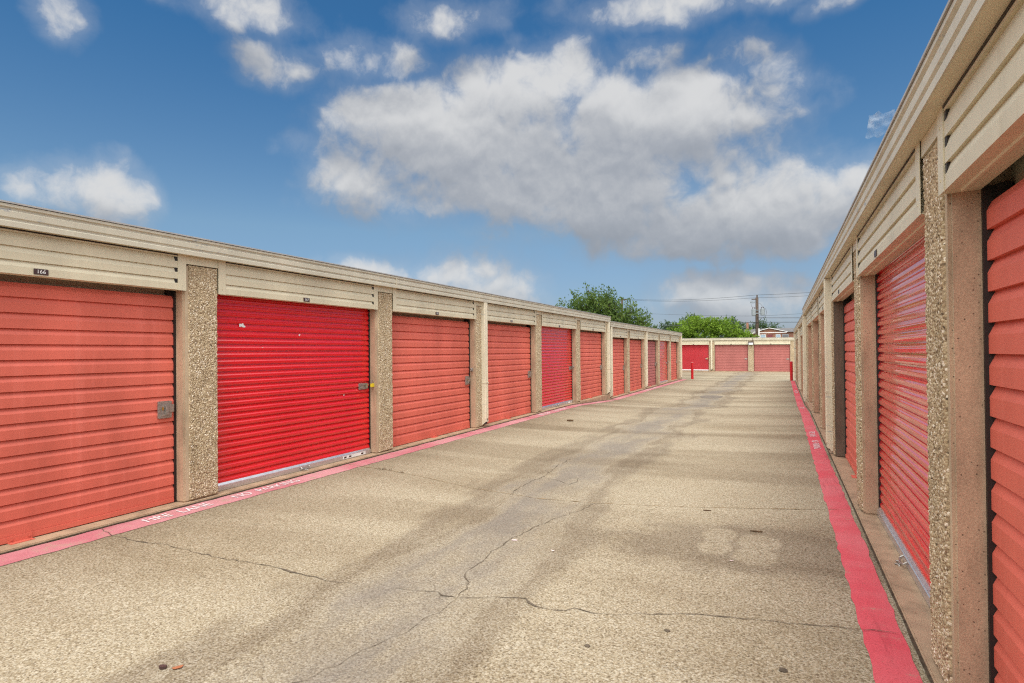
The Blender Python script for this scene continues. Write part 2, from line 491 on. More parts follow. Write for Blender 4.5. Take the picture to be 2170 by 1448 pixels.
crack('pavement_crack', [(-2.395, 3.196), (-2.209, 3.226), (-2.046, 3.254), (-1.894, 3.223), (-1.805, 3.26), (-1.667, 3.317), (-1.542, 3.368), (-1.482, 3.377), (-1.413, 3.329), (-1.361, 3.3), (-1.293, 3.298), (-1.144, 3.343), (-1.028, 3.348), (-0.889, 3.355), (-0.816, 3.397), (-0.666, 3.467), (-0.464, 3.544), (-0.336, 3.558), (-0.161, 3.577), (0.007, 3.601), (0.171, 3.617), (0.306, 3.618), (0.415, 3.622), (0.533, 3.636)], .012, M['crack'], 2)
crack('pavement_crack', [(-1.48, 3.385), (-1.44, 3.335), (-1.40, 3.30), (-1.375, 3.29)], .035, M['crack'], 12)
crack('pavement_crack', [(-1.894, 3.223), (-1.92, 3.373), (-1.951, 3.472), (-2.022, 3.56), (-2.053, 3.711), (-2.048, 3.923), (-2.076, 4.14), (-2.061, 4.465), (-2.028, 4.793), (-1.938, 5.15), (-1.811, 5.464), (-1.775, 5.787)], .010, M['crack'], 3)
crack('pavement_crack', [(-1.886, 3.21), (-1.897, 3.015), (-1.92, 2.897), (-1.927, 2.718), (-1.996, 2.517), (-2.031, 2.371), (-2.063, 2.236), (-2.13, 2.03), (-2.2, 1.7)], .006, M['crack'], 4)
crack('expansion_joint', [(-5.36, 6.255), (-4.622, 6.236), (-4.039, 6.119), (-3.246, 5.885), (-2.708, 5.815), (-2.37, 5.757), (-1.766, 5.80), (-1.122, 5.907), (-0.472, 6.048), (0.147, 6.178), (0.55, 6.25)], .014, M['joint'], 5, .004)
crack('pavement_crack', [(-2.714, 5.767), (-2.754, 6.107), (-2.773, 6.495), (-2.721, 6.747), (-2.767, 7.195), (-2.814, 7.59), (-2.804, 8.054)], .011, M['crack'], 6)
crack('pavement_crack', [(-2.638, 6.695), (-2.504, 6.666), (-2.289, 6.482), (-2.25, 6.659), (-2.3, 6.864), (-2.497, 6.812), (-2.53, 6.655)], .011, M['crack'], 7)
for k, y in enumerate((12.3, 18.6, 25.0, 31.5)):
    crack('expansion_joint', [(-5.36, y), (-3.5, y + .02), (-1.5, y - .02), (.55, y + .01)], .014, M['joint'], 20 + k, .003)
pt = MB()
for k in range(24):
    t = 2 * math.pi * k / 24; pt.v.append((-2.42 + .40 * math.cos(t) * (1 + .08 * math.sin(3 * t)), 22.6 + .75 * math.sin(t), 0))
pt.v = [(x, y, gz(x, y) + .0045) for x, y, _ in pt.v]; pt.f = [tuple(range(24))]; pt.mi = [0]
struct(pt.build('asphalt_patch', plain('asphalt_repair', (.16, .135, .11), .9, .2, 0, .3, 12), drive))

# ------------------------------------------------------------------ storage buildings (local: x right seen from the lane, y inward, z up from slab)
ZH, ZC, ZF0, ZF1 = 2.126, 2.395, 2.475, 2.650
def clap(z0, z1, p, out, inn, flat=.55):
    """clapboard profile as (y,z) going up"""
    pr = []; z = z0
    while z < z1 - 1e-6:
        t = min(z + p, z1)
        zf = min(z + p * flat, t)
        pr += [(out, z), (out, zf)]
        if t > zf: pr += [(out + (inn - out) * min(1, (t - zf) / (p * (1 - flat))), t)]
        z = t
    return pr
def ribs(z0, z1, p, out, d):
    pr = []; z = z0
    sh = [(0, .22), (.06, .05), (.22, 0), (.36, .0), (.42, .05), (.56, .42), (.61, .47), (.76, .52), (.81, .92), (.96, 1.0)]
    while z < z1 - 1e-6:
        for a, q in sh:
            if z + a * p <= z1: pr.append((out + d * q, z + a * p))
        z += p
    return pr

DW = 2.67
def curtain_mesh(kind, w):
    mb = MB()
    if 'red' in kind: mb.sheet(ribs(.075, 2.15, .0762, .120, .020), .022, w - .022, 6)
    else: mb.sheet(clap(.055, 2.075, .127, .124, .148, .60), .022, w - .022, 6)
    me = mb.mesh('roller_door', M[kind], False)
    return me
CUR = {}
rb_ = MB(); rb_.box(0, .028, -.024, .006, 0, .040); RIBEND = rb_.mesh('rib_end', M['black'])
def panel_mesh(near_left):
    """pebbled facing, heightfield of stones"""
    mb = MB(); x0, x1 = (.052, .380) if near_left else (.010, .338)
    st = .0062; nxp = int((x1 - x0) / st); nz = int(2.36 / st)
    for j in range(nz + 1):
        for i in range(nxp + 1):
            x = x0 + (x1 - x0) * i / nxp; z = .015 + 2.375 * j / nz
            d, _ = mn.voronoi(Vector((x * 80, 0, z * 80)), distance_metric='DISTANCE', exponent=2.5)
            h = max(0., 1 - d[0] * 1.25)
            y = -.010 - .010 * h ** .7 - .004 * mn.noise(Vector((x * 9, 3, z * 9)))
            e = min(i, nxp - i, j, nz - j)
            if e == 0: y = .004
            mb.v.append((x, y, z))
    for j in range(nz):
        for i in range(nxp):
            a = j * (nxp + 1) + i; mb.f.append((a, a + 1, a + nxp + 2, a + nxp + 1)); mb.mi.append(0)
    return mb.mesh('pebble_facing', M['aggr'])
PAN = {True: panel_mesh(True), False: panel_mesh(False)}
pb = MB(); pb.box(0, .39, .0, .235, 0, ZC - .002, .014)
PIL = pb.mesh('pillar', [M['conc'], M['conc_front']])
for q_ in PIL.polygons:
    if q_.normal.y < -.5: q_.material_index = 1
PILD = PIL.copy(); PILD.materials[0] = M['conc_dark']; PILD.materials[1] = M['conc_dark']

def number_plate(txt):
    mb = MB(); mb.box(-.052, .052, -.005, 0, -.023, .023, .0015)
    mb.cur = 1
    if txt:
        vs, fs = text_geo(txt, .042); i = len(mb.v)
        mb.v += [(x * 1.05, -.0062, z) for x, z, _ in vs]
        for f in fs: mb.f.append(tuple(i + k for k in f)); mb.mi.append(1)
    mb.cur = 0
    for sx in (-.043, .043): mb.box(sx - .003, sx + .003, -.0065, -.004, -.003, .003)
    return mb.mesh('number_plate', [M['plate'], M['white']])

def latch_old():
    mb = MB(); mb.box(-.07, .07, .098, .126, -.085, .085, .006)
    mb.box(-.045, .045, .092, .099, -.06, .06, .003)
    mb.box(-.012, .018, .070, .094, -.05, .045, .004)
    mb.box(.03, .085, .086, .094, -.028, .05, .003)
    mb.cur = 1; mb.box(-.040, -.024, .082, .094, -.004, .030, .004)
    return mb.mesh('latch', [M['steel'], M['brass']])
def latch_slide():
    mb = MB(); mb.box(-.11, .08, .104, .124, -.045, .045, .004)
    mb.box(-.10, .085, .086, .100, .012, .030, .003); mb.box(-.09, -.03, .09, .105, -.03, .03, .003)
    mb.box(.02, .07, .09, .105, -.03, .03, .003)
    return mb.mesh('latch', [M['steel'], M['brass']])
LAT = {'old': latch_old(), 'slide': latch_slide()}
def guide_mesh(w):
    ms = []
    for s in (0, 1):
        f = lambda a: a if s == 0 else w - a
        u, v, q = f(.001), f(.020), f(.060)
        pl = [(u, .112), (v, .112), (v, .156), (q, .156), (q, .200), (u, .200)]
        mb = MB(); n = 6
        mb.v = [(x, y, z) for z in (0, 2.14) for x, y in pl]
        mb.f = [(k, (k + 1) % n, n + (k + 1) % n, n + k) for k in range(n)]; mb.mi = [0] * n
        ms.append(mb.mesh('door_track', M['black']))
    return ms
def bar_mesh(kind, w):
    mb = MB()
    if 'red' in kind:
        mb.prism([(.098, .004), (.165, .004), (.165, .088), (.125, .088), (.104, .062), (.098, .058)], .022, w - .022)
    else: mb.box(.026, w - .026, .112, .160, .006, .053, .004)
    return mb.mesh('bottom_bar', M['alu'] if 'red' in kind else M[kind])
def handle_mesh():
    mb = MB(); mb.box(-.085, .085, .108, .123, .0, .055, .003); mb.box(-.08, .08, .062, .110, .0, .006)
    for x in (-.06, .06): mb.box(x - .008, x + .008, .100, .109, .02, .036, .003)
    return mb.mesh('pull_handle', M['salmon'])
HND = handle_mesh()
def chain_mesh():
    mb = MB()
    mb.tube([(-.07, .1, .05), (-.07, .075, .03), (0, .065, .02), (.07, .075, .03), (.07, .1, .05)], .006, 6)
    for k in range(3):
        c = Vector((-.02 + .025 * k, .06 - .01 * k, .004 - .014 * k))
        mb.tube([c + Vector((.022 * math.cos(t), .012 * math.sin(t * 2), .018 * math.sin(t))) for t in (2 * math.pi * q / 10 for q in range(11))], .005, 6, False)
    return mb.mesh('pull_handle', M['steel'])
CHN = chain_mesh()

def spout(x, length_top, parent, name='downspout', flip=1):
    """rectangular ribbed pipe with a cut kick-out foot, in front of the wall"""
    mb = MB(); y0, y1 = -.098, -.014; w = .062; zt = ZF0 - .002; zb = .16
    rib = [(-w, y1), (-w, y0 + .01), (-w + .008, y0), (-.030, y0), (-.024, y0 + .008), (-.012, y0 + .008), (-.006, y0), (.006, y0), (.012, y0 + .008), (.024, y0 + .008), (.030, y0), (w - .008, y0), (w, y0 + .01), (w, y1)]
    i = len(mb.v); n = len(rib)
    for z in (zb, zt): mb.v += [(x + a, b, z) for a, b in rib]
    for k in range(n): mb.f.append((i + k, i + (k + 1) % n, i + n + (k + 1) % n, i + n + k)); mb.mi.append(0)
    # foot: sides come to a point, front left open
    for sx in (-w, w):
        mb.quad((x + sx, y0 + .01, zb), (x + sx, y1, zb), (x + sx, y1, .03), (x + sx, y0 - .0, .10))
    mb.quad((x - w, y1, zb), (x + w, y1, zb), (x + w, y1, .03), (x - w, y1, .03))
    mb.quad((x - w, y0, .10), (x + w * .1, y0, .10), (x + w * .1, y0 + .008, zb), (x - w, y0 + .008, zb))
    mb.box(x - w - .006, x + w + .006, y0 - .004, y1, .86, .885)
    o = mb.build(name, M['spout'], parent)
    db = MB(); db.box(x - w + .006, x + w - .006, y0 + .03, y1 - .004, .05, .17); db.build('outlet', M['black'], o)  # black block colours in the shade inside the open foot
    return o

def storage_building(label, loc, rz, bays, xa, xb, pillars, spouts, near_left, depth=6.0, seams=(), ry=0., dark=None):
    """bays: dict(x0,x1,kind,plate,latch,handle,sticker)"""
    B = thing('storage_building', label, 'building', loc, rz); B.rotation_euler = (0, ry, rz)
    mb = MB(); mb.box(xa, xb, .21, depth, -.6, ZF1 - .06); mb.build('wall', M['wall'], B)
    mb = MB(); mb.box(xa, xb, -.048, .209, -.6, 0, .008); mb.build('floor_slab', M['slab'], B)
    # fascia with two shallow grooves
    y0 = -.10
    pr = [(y0, ZF0), (y0, ZF0 + .040), (y0 + .012, ZF0 + .050), (y0 + .012, ZF0 + .062), (y0, ZF0 + .072), (y0, ZF0 + .118), (y0 + .012, ZF0 + .128), (y0 + .012, ZF0 + .140), (y0 - .004, ZF0 + .150), (y0 - .004, ZF1 - .004), (y0 + .10, ZF1), (y0 + .10, ZF0 + .02), (y0 + .006, ZF0 + .02), (y0 + .006, ZF0)]
    f = MB(); f.prism(pr, xa, xb); fo = f.build('fascia', M['fascia'], B)
    for x in seams:
        f = MB(); f.box(x - .009, x + .009, y0 - .0065, y0 + .002, ZF0 + .001, ZF1 - .006); f.build('seam_cover', M['fascia'], fo)
    f = MB(); f.box(xa, xb, y0 + .007, -.001, ZF0 + .002, ZF0 + .012); f.build('soffit', M['beige'], B)
    f = MB(); f.box(xa, xb, y0 - .012, depth + .1, ZF1 + .001, ZF1 + .014); f.build('roof', M['roof'], B)
    for p in pillars:
        o = link('pillar', PILD if dark == p[0] else PIL, B, (p[0], 0, .0))
        if dark == p[0]: o['label'] = 'dark grime stained pillar behind the downspout'
        w = p[1] if len(p) > 1 else .39
        o.scale = (w / .39, 1, 1)
        link('pebble_facing', PAN[near_left], o)
        cb = MB(); cb.box(p[0] - .012, p[0] + w + .012, -.022, .10, ZC, ZF0); cb.build('pillar_cap', M['beige'], B)
    for b in bays:
        x0, x1, kind = b['x0'], b['x1'], b['kind']; w = x1 - x0
        h = MB()
        pr = clap(ZH, ZF0 + .03, .1085, -.026, -.010, .56)
        h.sheet(pr, x0 + .05, x1 - .05)
        h.box(x0 + .0, x1 - .0, .012, .110, ZH + .012, ZF0 + .001)
        h.prism([(-.026, ZH), (.112, ZH + .006), (.112, ZH + .0115), (.030, ZH + .0115), (-.02, ZH + .008)], x0, x1)
        h.sheet([(.03, ZH + .0035), (.036, ZH - .004), (.046, ZH - .004), (.052, ZH + .004)], x0 + .05, x1 - .05)
        ho = h.build('header_panel', M['beige'], B)
        gl_ = MB(); gl_.box(x0 + .04, x1 - .04, -.030, .0, ZF0 - .010, ZF0 + .0015); gl_.build('shadow_gap', M['black'], ho)  # black strip painted in for the shade between soffit and header
        for s in (0, 1):
            e = MB()
            a, c = (x0 - .010, x0 + .078) if s == 0 else (x1 - .078, x1 + .010)
            e.box(a, c, -.031, -.027, ZH - .004, ZF0 + .001)
            ex = c - .001 if s == 0 else a + .001
            e.quad((ex, -.029, ZH), (ex, .011, ZH), (ex, .011, ZF0), (ex, -.029, ZF0))
            for zz in (ZH + .05, ZH + .27): e.box((a + c) / 2 - .005, (a + c) / 2 + .005, -.034, -.031, zz - .005, zz + .005)
            e.build('end_trim', M['beige'], ho)
            # black boxes paint the shade inside hollow rib ends beside the trim
            q = a - .028 if s == 1 else c
            for kz in range(3):
                if (s == 1) == near_left: link('rib_end', RIBEND, ho, (q, 0, ZH + .1085 * kz + .066))
        if 'plate' in b:
            link('number_plate', number_plate(b['plate']), ho, (x0 + b.get('px', .46) * w, -.0265, ZH + .033))
        key = (kind, round(w, 2))
        if key not in CUR: CUR[key] = (curtain_mesh(kind, w), guide_mesh(w), bar_mesh(kind, w))
        d = link('roller_door', CUR[key][0], B, (x0, 0, 0)); d['label'] = b['dl']
        link('door_track', CUR[key][1][0], d); link('door_track', CUR[key][1][1], d); link('bottom_bar', CUR[key][2], d)
        if b.get('latch'):
            link('latch', LAT[b['latch']], d, (w - (.125 if b['latch'] == 'old' else .15), 0, b.get('lz', .98)))
        if b.get('handle'): link('pull_handle', HND if b['handle'] == 'old' else CHN, d, (w * .5, 0, .0))
        if b.get('sticker'):
            s_ = MB(); s_.box(w - .62, w - .14, .0955, .0975, .012, .052); s_.cur = 1
            for q in (.60, .50, .24): s_.box(w - q, w - q + .05, .0948, .0954, .02, .044)
            s_.build('sticker', [M['paper'], M['plate']], d)
    for s in spouts: spout(s, 0, B)
    return B

P = 3.06
def bay(x0, x1, kind, dl, **k): return dict(x0=x0, x1=x1, kind=kind, dl=dl, **k)
L0 = 3.94
kinds = [('salmon', None, 'faded salmon roller door beyond the left edge'), ('salmon', '166', 'faded salmon roller door under plate 166'), ('red', '167', 'glossy red roller door under plate 167'),
         ('salmon', '168', 'faded salmon roller door with two locks, beside the red door'), ('salmon', '169', 'faded salmon roller door right of the first downspout'),
         ('red', '170', 'glossy red roller door, second along the left row'), ('salmon', '171', 'faded salmon roller door before the roof step')]
bays = []
for i, (kd, pl, dl) in enumerate(kinds):
    x0 = L0 + (i - 2) * P + .39
    k = dict(latch='slide' if kd == 'red' else 'old', handle='red' if kd == 'red' else 'old', px=.53 if i < 2 else .47, lz=1.0 if kd == 'red' else .94)
    if pl: k['plate'] = pl
    if kd == 'red': k['sticker'] = True
    bays.append(bay(x0, x0 + P - .39, kd, dl, **k))
LB1 = storage_building('long beige and red row of storage units on the left, nearest the camera', (-5.45, 0, .05), R(90), bays,
                 L0 - 2 * P - .1, 19.66, [(L0 + (i - 2) * P,) for i in range(8)], [10.36, 19.50], True, seams=(1.25, 7.38, 13.65))
# second section, a step lower
op = [(19.97, 22.32), (22.72, 25.36), (25.76, 28.48), (28.88, 31.62), (32.02, 34.62)]
kd2 = ['salmon', 'salmon', 'dusty', 'red', 'salmon']
dl2 = ['salmon roller door next to the roof step', 'salmon roller door between two pillars', 'dusty pink roller door, duller than its neighbours', 'glossy red roller door near the far end', 'last salmon roller door of the row']
bays = [bay(a, c, k, d, plate=None, px=.55, latch='slide' if k == 'red' else 'old', lz=.98, **({'sticker': True} if k == 'red' else {'handle': 'old'})) for (a, c), k, d in zip(op, kd2, dl2)]
LB2 = storage_building('lower stepped-down storage row on the left, beyond the nearer row', (-5.45, 0, -.10), R(90), bays, 19.67, 35.35,
                 [(19.69, .27)] + [(x,) for x in (22.325, 25.365, 28.485, 31.625)] + [(34.625, .55)], [19.82, 25.62, 35.22], True)
# right row: local x = -Y
R0 = 3.01
kr = [('salmon', 'faded salmon roller door beyond the right edge'), ('salmon', 'large faded salmon roller door at the right edge'), ('red', 'glossy red roller door between the two nearest right pillars'),
      ('salmon', 'salmon roller door behind the dark stained pillar'), ('salmon', 'salmon roller door of the right row'), ('salmon', 'salmon roller door of the right row, further on'), ('salmon', 'salmon roller door before the right roof step')]
bays = []
for i, (kd, dl) in enumerate(kr):
    y1 = R0 + (i - 1) * P; y0 = y1 - P + .39
    bays.append(bay(-y1, -y0, kd, dl, plate='' if i < 4 else None, px=.44, handle='red' if kd == 'red' else 'old', latch=('slide' if kd == 'red' else 'old') if i != 2 else None))
RB1 = storage_building('tall beige storage row on the right with pebbled pillars close to the camera', (.64, 0, .05), R(-90), bays,
                 -19.30, -(R0 - 2 * P), [(-(R0 + k * P) - .39,) for k in range(-2, 5)] + [(-(R0 + 5 * P) - .90, .90)], [-9.43, -19.2], False, dark=-(R0 + 2 * P) - .39)
ops = [(19.75, 22.3), (22.69, 25.36), (25.75, 28.42), (28.81, 31.48), (31.87, 34.5)]
bays = [bay(-c, -a, 'salmon', 'salmon roller door of the lower right row', plate=None) for a, c in ops]
RB2 = storage_building('lower far storage row on the right, ending at the red bollard', (.64, 0, -.10), R(-90), bays, -35.0, -19.31,
                 [(-19.74, .40)] + [(-x - .39,) for x in (22.3, 25.36, 28.42, 31.48)] + [(-34.98, .47)], [-19.55, -25.55, -34.9], False)
# far row across the end of the lane
bays = [bay(-11.05, -8.45, 'salmon', 'salmon roller door hidden behind the left row', plate=None), bay(-8.05, -5.49, 'farred', 'bright red roller door at the left of the far row', plate=None, px=.53, latch='slide', sticker=False),
        bay(-5.03, -2.52, 'far', 'dull salmon roller door in the middle of the far row', plate=None, px=.5, latch='slide'), bay(-2.09, .50, 'far', 'dull salmon roller door at the right of the far row', plate=None, px=.47, latch='slide'),
        bay(.95, 3.5, 'salmon', 'salmon roller door hidden behind the right row', plate=None)]
FB = storage_building('beige storage row with red doors closing the far end of the lane', (0, 50, -.19), 0, bays, -11.5, 3.95,
                 [(-11.45,), (-8.445,), (-5.485, .45), (-2.515, .42), (.505, .44), (3.51, .4)], [-5.27], True, ry=.008)
fl = MB(); fl.box(-2.50, -2.10, -.20, -.07, 2.08, 2.34, .02); fl.box(-2.36, -2.24, -.08, -.02, 2.2, 2.32); fl.tube([(-2.2, -.1, 2.3), (-2.16, -.11, 2.5), (-2.2, -.12, 2.62)], .015, 6)
flo = fl.build('floodlight', M['plate'], FB); fg = MB(); fg.box(-2.46, -2.14, -.207, -.201, 2.10, 2.26); fg.build('lens', plain('lamp_glass', (.62, .68, .68), .1), flo)

# chipped paint marks on door 167 (raised flakes)
dr167 = [o for o in LB1.children if o.name.startswith('roller_door') and o.get('label', '').endswith('plate 167')][0]
rn = random.Random(4)
mk = MB()
for (cx_, cz_, s) in ((.40, 1.815, .032), (.43, 1.80, .022), (1.28, 1.72, .016), (.70, 1.56, .008), (2.1, .9, .010)):
    for _ in range(3):
        a0 = rn.uniform(0, 6); q = [(cx_ + (_ - 1) * .5 * s + s * rn.uniform(.3, .9) * math.cos(a0 + k * 1.25), .1188 - .0006 * _, cz_ + s * rn.uniform(.3, 1) * math.sin(a0 + k * 1.25)) for k in range(5)]
        mk.quad(*q)
mk.build('chipped_spot', M['paper'], dr167)

# ------------------------------------------------------------------ padlocks
def padlock(style, loc, rz, label):
    t = thing('padlock', label, 'padlock', loc, rz, 'padlocks hanging on the roller doors')
    b = MB(); s_ = MB()
    if style == 'block':
        b.box(-.030, .030, -.018, .018, -.055, .0, .006); b.build('body', M['yellow'], t)
        s_.tube([(-.02, 0, -.004), (-.02, 0, .03), (-.008, 0, .045), (.008, 0, .045), (.02, 0, .03), (.02, 0, -.004)], .006, 6); s_.build('shackle', M['steel'], t)
    else:
        b.tube([(0, -.018, 0), (0, -.014, 0), (0, .014, 0), (0, .018, 0)], [.030, .038, .038, .030], 18); b.build('body', M['steel'], t, False)
        s_.tube([(-.03, 0, .01), (-.055, 0, .02), (-.06, 0, -.01), (-.03, 0, -.02)], .007, 6); s_.build('shackle', M['steel'], t)
    return t
XD = -5.55
padlock('block', (XD + .045, 6.975, 1.085), R(90), 'yellow padlock on the slide latch of the first red door on the left')
padlock('disc', (XD + .045, 10.02, 1.19), R(90), 'round silver disc padlock above the latch of the door left of the downspout')
padlock('disc', (XD + .045, 16.10, 1.08), R(90), 'round silver disc padlock on the smaller second red door on the left')
padlock('disc', (XD + .045, 28.42, .94), R(90), 'small silver padlock on the dusty pink door of the lower left row')
padlock('disc', (XD + .045, 31.55, .94), R(90), 'small silver padlock on the red door near the far end of the left row')
padlock('block', (-5.60, 50.06, .88), 0, 'brass padlock on the red door of the far cross row')
ex = MB()
ex.tube([(XD - .01, 10.06, 1.215), (XD + .03, 10.02, 1.215)], .012, 6)

# ------------------------------------------------------------------ bollards
def bollard(x, y, h, label):
    z = gz(x, y)
    t = thing('bollard', label, 'bollard', (x, y, z), 0, 'red steel bollards at the lane end')
    b = MB(); b.tube([(0, 0, -.1), (0, 0, h - .012)], .075, 20); b.build('post', M['bollard'], t, False)
    c = MB(); c.tube([(0, 0, h - .012), (0, 0, h + .004), (0, 0, h + .016)], [.080, .078, .045], 20); c.build('cap', plain('pink_bollard_top', (.55, .16, .15), .6), t)
bollard(-4.90, 36.05, .99, 'red steel bollard standing free in the lane end, left of the pair')
bollard(.41, 35.25, 1.04, 'red steel bollard at the corner of the right storage row')

# ------------------------------------------------------------------ small debris
def flake(name, x, y, s, mat, label, cat, th=.004, n=7, seed=0, asp=1., rot=0., curl=0.):
    rnd = random.Random(seed); mb = MB(); top = []; z = gz(x, y)
    for k in range(n):
        a = 2 * math.pi * k / n; r = s * rnd.uniform(.7, 1.1)
        u, v = r * math.cos(a), r * math.sin(a) * asp
        top.append((u * math.cos(rot) - v * math.sin(rot), u * math.sin(rot) + v * math.cos(rot), th + curl * (u / s) ** 2))
    i = 0; mb.v = top + [(a, b, max(0., c - th)) for a, b, c in top]
    mb.f = [tuple(range(n))] + [(k, (k + 1) % n, n + (k + 1) % n, n + k)[::-1] for k in range(n)] + [tuple(range(n, 2 * n))[::-1]]; mb.mi = [0] * len(mb.f)
    o = mb.build(name, mat, None, False, (x, y, z + .003)); return tag(o, label, cat)
flake('dead_leaf', -2.747, 1.948, .034, M['leafbrown'], 'reddish brown dead leaf on the paving near the bottom edge', 'leaf', .002, 6, 1, .42, 1.0, .010)
flake('pebble', -2.816, 1.917, .020, M['plate'], 'small black pebble beside the reddish brown leaf', 'pebble', .012, 8, 2, .8)
flake('tar_spot', -.593, 3.269, .020, M['crack'], 'dark oval spot of tar just in front of the long cross crack', 'stain', .002, 9, 3, .8)
flake('tar_spot', -.017, 3.06, .024, M['crack'], 'dark spot of tar on the paving nearest the red stripe', 'stain', .002, 9, 4, .9)
flake('tar_spot', -.947, 2.95, .016, M['crack'], 'smallest dark tar spot, low on the paving', 'stain', .002, 9, 5, .9)
flake('dirt_clod', -4.269, 12.228, .075, M['soil'], 'dark clod of dirt lying in the lane near the left row', 'dirt', .03, 9, 6, .6)
flake('dead_twig', -.679, 5.871, .05, M['soil'], 'short dark twig lying just in front of the paving joint', 'twig', .006, 6, 7, .15, .2)
flake('dead_twig', -.216, 5.308, .055, M['soil'], 'dark twig lying on the edge of the stained paving', 'twig', .008, 6, 8, .18, .1)
flake('paper_scrap', -1.641, 4.269, .016, M['chalk'], 'white paper scrap lying in the middle of the paving', 'litter', .003, 6, 9, .5, .4, .008)
flake('paper_scrap', -.357, 4.515, .017, M['chalk'], 'pale scrap of litter in front of the four clean rings', 'litter', .003, 6, 10, .3, .1, .006)
flake('paper_scrap', -2.03, 4.40, .030, M['chalk'], 'pale chip of mortar on the crack running up the lane', 'litter', .002, 8, 11, .5, .2)
def tuft(x, y, label, seed, n=26, s=.06, l=.10):
    rnd = random.Random(seed); mb = MB()
    for _ in range(n):
        bx, by = rnd.gauss(0, l * .6), rnd.gauss(0, .012); a = rnd.uniform(0, 6.28); h = s * rnd.uniform(.3, 1)
        dx, dy = math.cos(a) * h * .7, math.sin(a) * h * .7; w = .004
        mb.quad((bx - w, by, 0), (bx + w, by, 0), (bx + dx, by + dy, h * .6))
    o = mb.build('dry_weed', M['soil'], None, False, (x, y, gz(x, y) + .002)); return tag(o, label, 'weed')
tuft(-4.75, 6.24, 'brown dry weed tuft growing in the paving joint near the left row', 3)
tuft(-4.45, 6.20, 'smaller dry weed in the paving joint, toward the lane', 5, 14, .035, .05)
# dirt lying in the joint between slab and paving: parts of the driveway
for x0, ya, yb, sd in ((-5.389, -6, 19.2, 1), (-5.389, 19.7, 35.3, 2), (.583, -6, 19.2, 3), (.583, 19.4, 34.9, 4)):
    rnd = random.Random(sd); mb = MB(); n = int((yb - ya) / .06)
    side = -1 if x0 < 0 else 1
    for k in range(n + 1):
        y = ya + (yb - ya) * k / n
        w = .001 + (.016 if x0 < 0 else .008) * max(0, mn.noise(Vector((y * 1.3, sd * 9, 0)))) + rnd.uniform(0, .004)
        xi = x0 + side * .012; xo = x0 - side * w
        mb.v += [(xi, y, gz(xi, y) + .009), (xo, y, gz(xo, y) + .006)]
    for k in range(n): mb.f.append((2 * k, 2 * k + 1, 2 * k + 3, 2 * k + 2)); mb.mi.append(0)
    struct(mb.build('dirt_line', M['dark'], drive))

# crumpled clear plastic caught on the right-hand roof edge
bm = bmesh.new(); bmesh.ops.create_grid(bm, x_segments=14, y_segments=14, size=.5)
for v in bm.verts:
    u, w = v.co.x, v.co.y
    q = Vector((u * 4, w * 4, 1.7))
    v.co = Vector((-.05 + u * .115 + .02 * w + .01 * mn.noise(q + Vector((5, 0, 0))), .03 * mn.noise(q), .055 + w * .125 + .012 * mn.noise(q + Vector((0, 7, 0)))))
bmesh.ops.solidify(bm, geom=list(bm.faces), thickness=.004)
mb = MB(); mb.bm(bm)
tag(mb.build('plastic_sheet', M['plastic'], None, True, (.545, 3.74, 2.70)), 'crumpled clear plastic sheet caught on the right roof edge', 'plastic')

# ------------------------------------------------------------------ trees
def tree(name, label, loc, blobs, leaf, nclump, nleaf, lsize, trunk_h, trunk_r, seed, spray=.5, lean=(0, 0, .5), cat='tree', group='trees behind the storage rows'):
    """blobs: (dx,dy,z,rx,ry,rz) ellipsoids of foliage"""
    rnd = random.Random(seed)
    t = thing(name, label, cat, loc, 0, group)
    tr = MB(); cl = MB()
    tr.tube([(0, 0, -.1), (.03, 0, trunk_h * .5), (0, .05, trunk_h)], [trunk_r * 1.25, trunk_r, trunk_r * .8], 9)
    tot = sum(b[3] * b[4] * b[5] for b in blobs)
    base = Vector((0, 0, trunk_h))
    for b in blobs:
        c = Vector(b[:3])
        mid = base.lerp(c, .5) + Vector((rnd.uniform(-.2, .2), rnd.uniform(-.2, .2), -.1))
        tr.tube([base - Vector((0, 0, .3)), mid, c], [trunk_r * .55, trunk_r * .35, trunk_r * .15], 6)
        k = max(4, int(nclump * b[3] * b[4] * b[5] / tot))
        for q in range(k):
            while 1:
                u = Vector((rnd.uniform(-1, 1), rnd.uniform(-1, 1), rnd.uniform(-1, 1)))
                if u.length < 1: break
            u = u.normalized() * (rnd.random() ** .45)
            p = c + Vector((u.x * b[3], u.y * b[4], u.z * b[5]))
            out = (Vector((u.x, u.y, u.z)) + Vector(lean) + Vector((rnd.uniform(-.5, .5), rnd.uniform(-.5, .5), rnd.uniform(-.3, .5)))).normalized()
            L = spray * rnd.uniform(.5, 1.3)
            if q % 3 == 0: tr.tube([p - out * L * .8, p, p + out * L * .8], [.02, .014, .006], 4, False)
            for _ in range(nleaf):
                s = rnd.uniform(-.9, 1)
                wv = .34 * spray * (1.1 - abs(s))
                o = p + out * L * s + Vector((rnd.gauss(0, wv), rnd.gauss(0, wv), rnd.gauss(0, wv)))
                a = (out + Vector((rnd.gauss(0, .7), rnd.gauss(0, .7), rnd.gauss(0, .7)))).normalized()
                n_ = a.cross(Vector((rnd.gauss(0, 1), rnd.gauss(0, 1), rnd.gauss(0, 1)))).normalized()
                h = lsize * rnd.uniform(.6, 1.3)
                cl.quad(o, o + a * h * .5 + n_ * h * .28, o + a * h, o + a * h * .5 - n_ * h * .28)
    tr.build('trunk', M['bark'], t, True); cl.build('crown', M[leaf], t)
    return t
G = -.45
